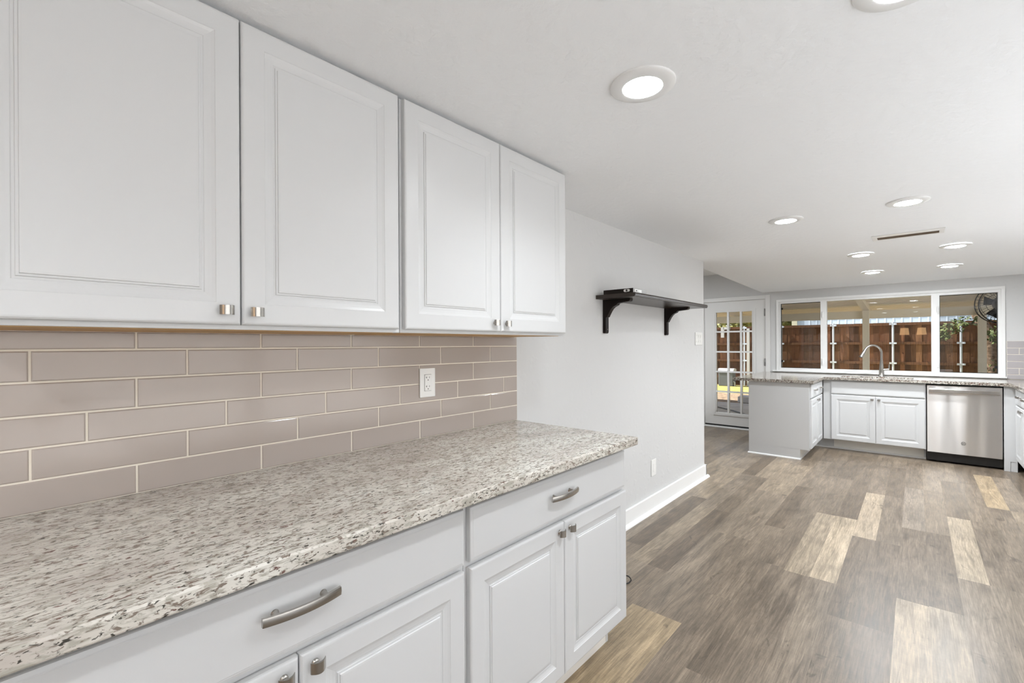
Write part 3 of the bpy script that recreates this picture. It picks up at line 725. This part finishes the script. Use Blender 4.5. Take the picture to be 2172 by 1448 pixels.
tag(B().box(-3.50, -3.40, YF - .22, YF - .13, -.40, 1.9).build('pipe', M_ACT), 'white vertical pipe against the fence, seen through the glass door', 'pipe')
tag(B().box(-4.50, -4.38, YF - .14, YF - .05, 1.55, 1.98).box(-4.40, -4.15, YF - .14, YF - .05, 1.88, 1.98).build('fence_hook', M_ACT), 'white bracket hooked over the fence top, seen through the door', 'bracket')

o = B().box(-14, 16, -16, YB - .125, -.25, -.03).box(XR + .125, 16, YB - .125, 7.0, -.25, -.03).build('trim_5', simple('bounce_terrace', (.68, .68, .68), .8))  # unseen slab, added to bounce sunlight up to the ceiling
struct(o, 'added pale terrace behind and right of the room, bouncing sunlight indoors', 'terrace')
struct(B().box(XR + .13, XR + 1.5, YB - .2, 5.2, 2.14, 2.26).build('trim_6', M_TRIM), 'overhang added on the right to block the high sky, outside the frame', 'overhang')  # unseen, added to keep direct skylight off the walls
struct(B().box(9.2, 9.4, -16, 7.0, -.03, 2.6).build('wall_skyblock', M_WALL), 'pale wall added beyond the right terrace to block the low sky', 'wall')  # unseen, added to screen off the sky near the horizon
# patio cover
t = thing('patio_cover', 'cream painted patio cover outside the kitchen window', 'patio cover', (0, 11.5, -.05))
PY = 11.5; O = Vector((0, PY, -.05))
b = B(); b.box(-8, 9, .0, .09, 1.79 + .05, 1.945 + .05); b.build('beam', M_CREAM, t)
zr0, zr1 = 1.948, 2.166     # rafter underside at beam and at the house
b = B(); b_cols = []
nb = 21; ye, yh = 12.75, YW + .16
for i in range(nb):
    def Pt(s_): y_ = ye + (yh - ye) * s_; return (y_ - PY, zr0 + .056 * (PY - y_) + .09 + .05)
    (ya, za), (yb_, zb), (yc, zc_) = Pt(i / nb), Pt((i + .84) / nb), Pt((i + 1) / nb)
    b.prism([(ya, za), (yb_, zb), (yb_, zb + .055), (ya, za + .055)], 0, -8, 9)
    b.prism([(yb_, zb + .05), (yc, zc_ + .05), (yc, zc_ + .07), (yb_, zb + .07)], 0, -8, 9)
b.build('roof_boards', M_CREAM, t)
for x in (-6.5, -4.0, -1.6, .81, 2.42, 4.2, 6.6):
    B().prism([(1.2, zr0 - .067 + .05), (YW + .16 - PY, zr0 + .218 + .05), (YW + .16 - PY, zr0 + .31 + .05), (1.2, zr0 + .023 + .05)], 0, x - .052, x + .052).build('rafter', M_CREAM, t)
for x in (-6.5, -3.4, .758, 2.37, 5.2):
    p = B().box(x, x + .105, -.105, .0, 0, zr0 + .05).build('post', M_CREAM, t)
B().prism([(.0, 1.52), (.05, 1.50), (-.55, 2.07), (-.62, 2.07)], 0, 2.34, 2.37).build('brace', M_CREAM, t) if False else None
# fan
t = thing('outdoor_fan', 'large black caged fan hanging outside the right window', 'fan', (2.365, 8.3, 1.785))
b = B(); Rf = .245
tilt = Matrix.Rotation(math.radians(-25), 3, 'Z')
def T(p): return tilt @ Vector(p)
def ring(rr, yy, th): b.tube([T((rr * math.cos(a), yy, rr * math.sin(a))) for a in [2 * math.pi * k / 40 for k in range(41)]], th, 6)
ring(Rf, -.05, .007); ring(Rf, .05, .007); ring(Rf * .75, -.075, .003); ring(Rf * .5, -.085, .003)
for k in range(36):
    a = 2 * math.pi * k / 36; a2 = a + .25
    b.tube([T((.03 * math.cos(a), -.09, .03 * math.sin(a))), T((Rf * .7 * math.cos(a2), -.08, Rf * .7 * math.sin(a2))), T((Rf * math.cos(a2), -.05, Rf * math.sin(a2)))], .002, 4)
    b.tube([T((Rf * math.cos(a2), -.05, Rf * math.sin(a2))), T((Rf * math.cos(a2), .05, Rf * math.sin(a2))), T((.05 * math.cos(a), .08, .05 * math.sin(a)))], .002, 4)
b.build('cage', M_BLACK, t)
b = B().tube([T((0, -.06, 0)), T((0, .0, 0)), T((0, .19, 0))], [.05, .10, .10], 20); b.build('motor', M_BLACK, t)
b = B()
for k in range(5):
    a = 2 * math.pi * k / 5 + .3; e = Vector((math.cos(a), 0, math.sin(a))); n_ = Vector((-math.sin(a), 0, math.cos(a)))
    q = [e * .04 - n_ * .02 + Vector((0, -.015, 0)), e * .04 + n_ * .02 + Vector((0, .015, 0)), e * .18 + n_ * .065 + Vector((0, .03, 0)), e * .185 - n_ * .045 + Vector((0, -.03, 0))]
    for s in (0, .004):
        pass
    va = [b.bm.verts.new(T(p)) for p in q]; vb = [b.bm.verts.new(T(p + Vector((0, .004, 0)))) for p in q]
    b.bm.faces.new(va); b.bm.faces.new(vb[::-1])
    for i in range(4): b.bm.faces.new((va[i], vb[i], vb[(i + 1) % 4], va[(i + 1) % 4]))
b.build('blades', M_BLACK, t)
B().tube([T((0, .12, 0)), T((0, .12, .3)), (0.05, .12, .52)], [.022, .022, .022], 10).build('hanger', M_BLACK, t)

# trees and shrubs
def leaves(b, centres, n, size, rnd, flat=1.):
    for _ in range(n):
        c, r = rnd.choice(centres)
        while True:
            d = Vector((rnd.uniform(-1, 1), rnd.uniform(-1, 1), rnd.uniform(-1, 1)))
            if d.length < 1: break
        p = Vector(c) + Vector((d.x * r[0], d.y * r[1], d.z * r[2])); s = size * rnd.uniform(.6, 1.3)
        a = Vector((rnd.uniform(-1, 1), rnd.uniform(-1, 1), rnd.uniform(-1, 1))).normalized(); o_ = a.orthogonal().normalized()
        b.bm.faces.new([b.bm.verts.new(p + q) for q in (a * s, o_ * s * .45 + a * s * .1, -a * s, -o_ * s * .45 + a * s * .1)])
rnd = random.Random(3)
t = thing('shade_tree', 'crooked tree with a leafy low branch right of the patio post', 'tree', (2.85, 14, -.26))
B().tube([(0, 0, .0), (-.05, 0, .75), (-.10, 0, 1.1), (-.12, 0, 1.36), (-.10, 0, 1.6), (-.16, .0, 1.8), (-.30, .1, 2.15), (-.42, .2, 2.6)], [.16, .13, .12, .115, .11, .10, .09, .08], 12).tube([(-.1, 0, 1.55), (.1, .1, 1.9), (.25, .2, 2.5)], [.08, .07, .06], 10).build('trunk', M_BARK, t)
B().tube([(-.14, 0, 1.75), (-.35, -.3, 1.95), (-.6, -.6, 1.98), (-.8, -.8, 1.85)], [.03, .022, .015, .008], 8).build('branch', M_BARK, t)
b = B(); leaves(b, [((-.50, -.8, 2.0), (.30, .3, .10)), ((-.75, -.9, 1.85), (.22, .3, .12)), ((-.88, -.9, 1.70), (.12, .3, .10)), ((-.08, -.3, 1.72), (.14, .2, .18)), ((.1, .3, 2.5), (.6, .5, .5)), ((-.1, .0, 1.0), (.15, .2, .25))], 520, .045, rnd)
b.build('foliage', M_LEAFD, t, recalc=False)
t = thing('evergreen_shrub', 'dark dense shrub behind the fan at the window edge', 'shrub', (3.75, 16.2, -.37))
b = B(); leaves(b, [((0, 0, 1.0), (.55, .5, 1.2)), ((-.1, 0, 2.3), (.6, .5, .9))], 1500, .075, rnd); b.build('foliage', M_LEAFD, t, recalc=False)
B().tube([(0, 0, .0), (.02, 0, 1.2), (0, .05, 2.2)], [.08, .06, .03], 10).build('trunk', M_BARK, t)
def bush(x, y, w_, h_, z, label, n=1600):
    t = thing('leafy_tree', label, 'tree', (x, y, -.403), group='yellow green trees beyond the fence')
    b = B(); leaves(b, [((0, 0, z + .5), (w_, .8, h_)), ((w_ * .4, 0, z + .9), (w_ * .6, .8, h_ * .7))], n, .16, rnd); b.build('foliage', M_LEAFY, t, recalc=False)
    B().tube([(0, 0, .0), (.1, 0, 1.5), (0, .1, z + .6)], [.16, .12, .06], 10).build('trunk', M_BARK, t)
bush(-3.5, 25.5, .75, 1.0, 2.3, 'yellow green tree beyond the fence, left of the pale blue shed')
bush(-5.6, 26.5, 1.3, 1.2, 2.3, 'yellow green tree beyond the fence, seen in the right door panes')
bush(-8.6, 26.0, 1.2, 1.2, 2.3, 'yellow green tree beyond the fence, seen in the left door panes')

# shed beyond the fence
t = thing('metal_shed', 'pale blue building wall rising above the fence', 'shed', (1.7, 23, -.403))
b = B(); x = -4.0; zt = 3.6
pts = []
while x < 6: pts += [(x, 0), (x + .18, 0), (x + .20, -.006), (x + .23, -.006), (x + .25, 0)]; x += .25
poly = pts + [(6.0, .06), (-4.0, .06)]
b.prism(poly, 2, 0, zt); b.build('wall_panel', M_SHED, t)
B().prism([(-4.2, -.15), (6.2, -.15), (6.2, 2.5), (-4.2, 2.5)], 2, zt, zt + .08).build('roof', M_SHEDT, t)
B().box(-4.20, -4.0, -.05, .10, 0, zt).build('corner_trim', M_SHEDT, t)

# utility unit by the fence
t = thing('utility_unit', 'grey outdoor unit with a white lid against the fence', 'outdoor unit', (-4.12, 19.55, -.403))
B().box(-.33, .22, -.2, .2, 0, .56, .02).build('housing', M_ACW, t)
B().prism([(-.22, .56), (.22, .56), (.22, .66), (.12, .70), (-.14, .70)], 0, -.35, .24).build('lid', M_ACT, t)
B().tube([(.26, -.1, 0), (.26, -.1, .15), (.20, -.1, .2)], .03, 8).build('pipe', M_ACT, t)
b = B().tube([(-.04, 0, -.05), (-.04, 0, .34)], .05, 10)
o = b.build('vent_pipe', M_ACT); o.location = (-4.85, 19.5, -.352); tag(o, 'short white pipe stub left of the grey outdoor unit', 'pipe')
b = B().tube([(-3.6, 11.0, -.038), (-2.6, 10.7, -.038), (-1.7, 10.2, -.038), (-1.2, 9.75, -.038), (-.82, 9.32, -.038), (-.4, 8.9, -.038)], .014, 8)
tag(b.build('garden_hose', M_BLACK), 'black hose lying across the shaded patio slab', 'hose')
b = B().box(-1.75, -1.15, 12.1, 12.5, -.165, .0, .02)
tag(b.build('stone_block', M_PATIO), 'low grey stone block on the mulch behind the peninsula edge', 'stone')
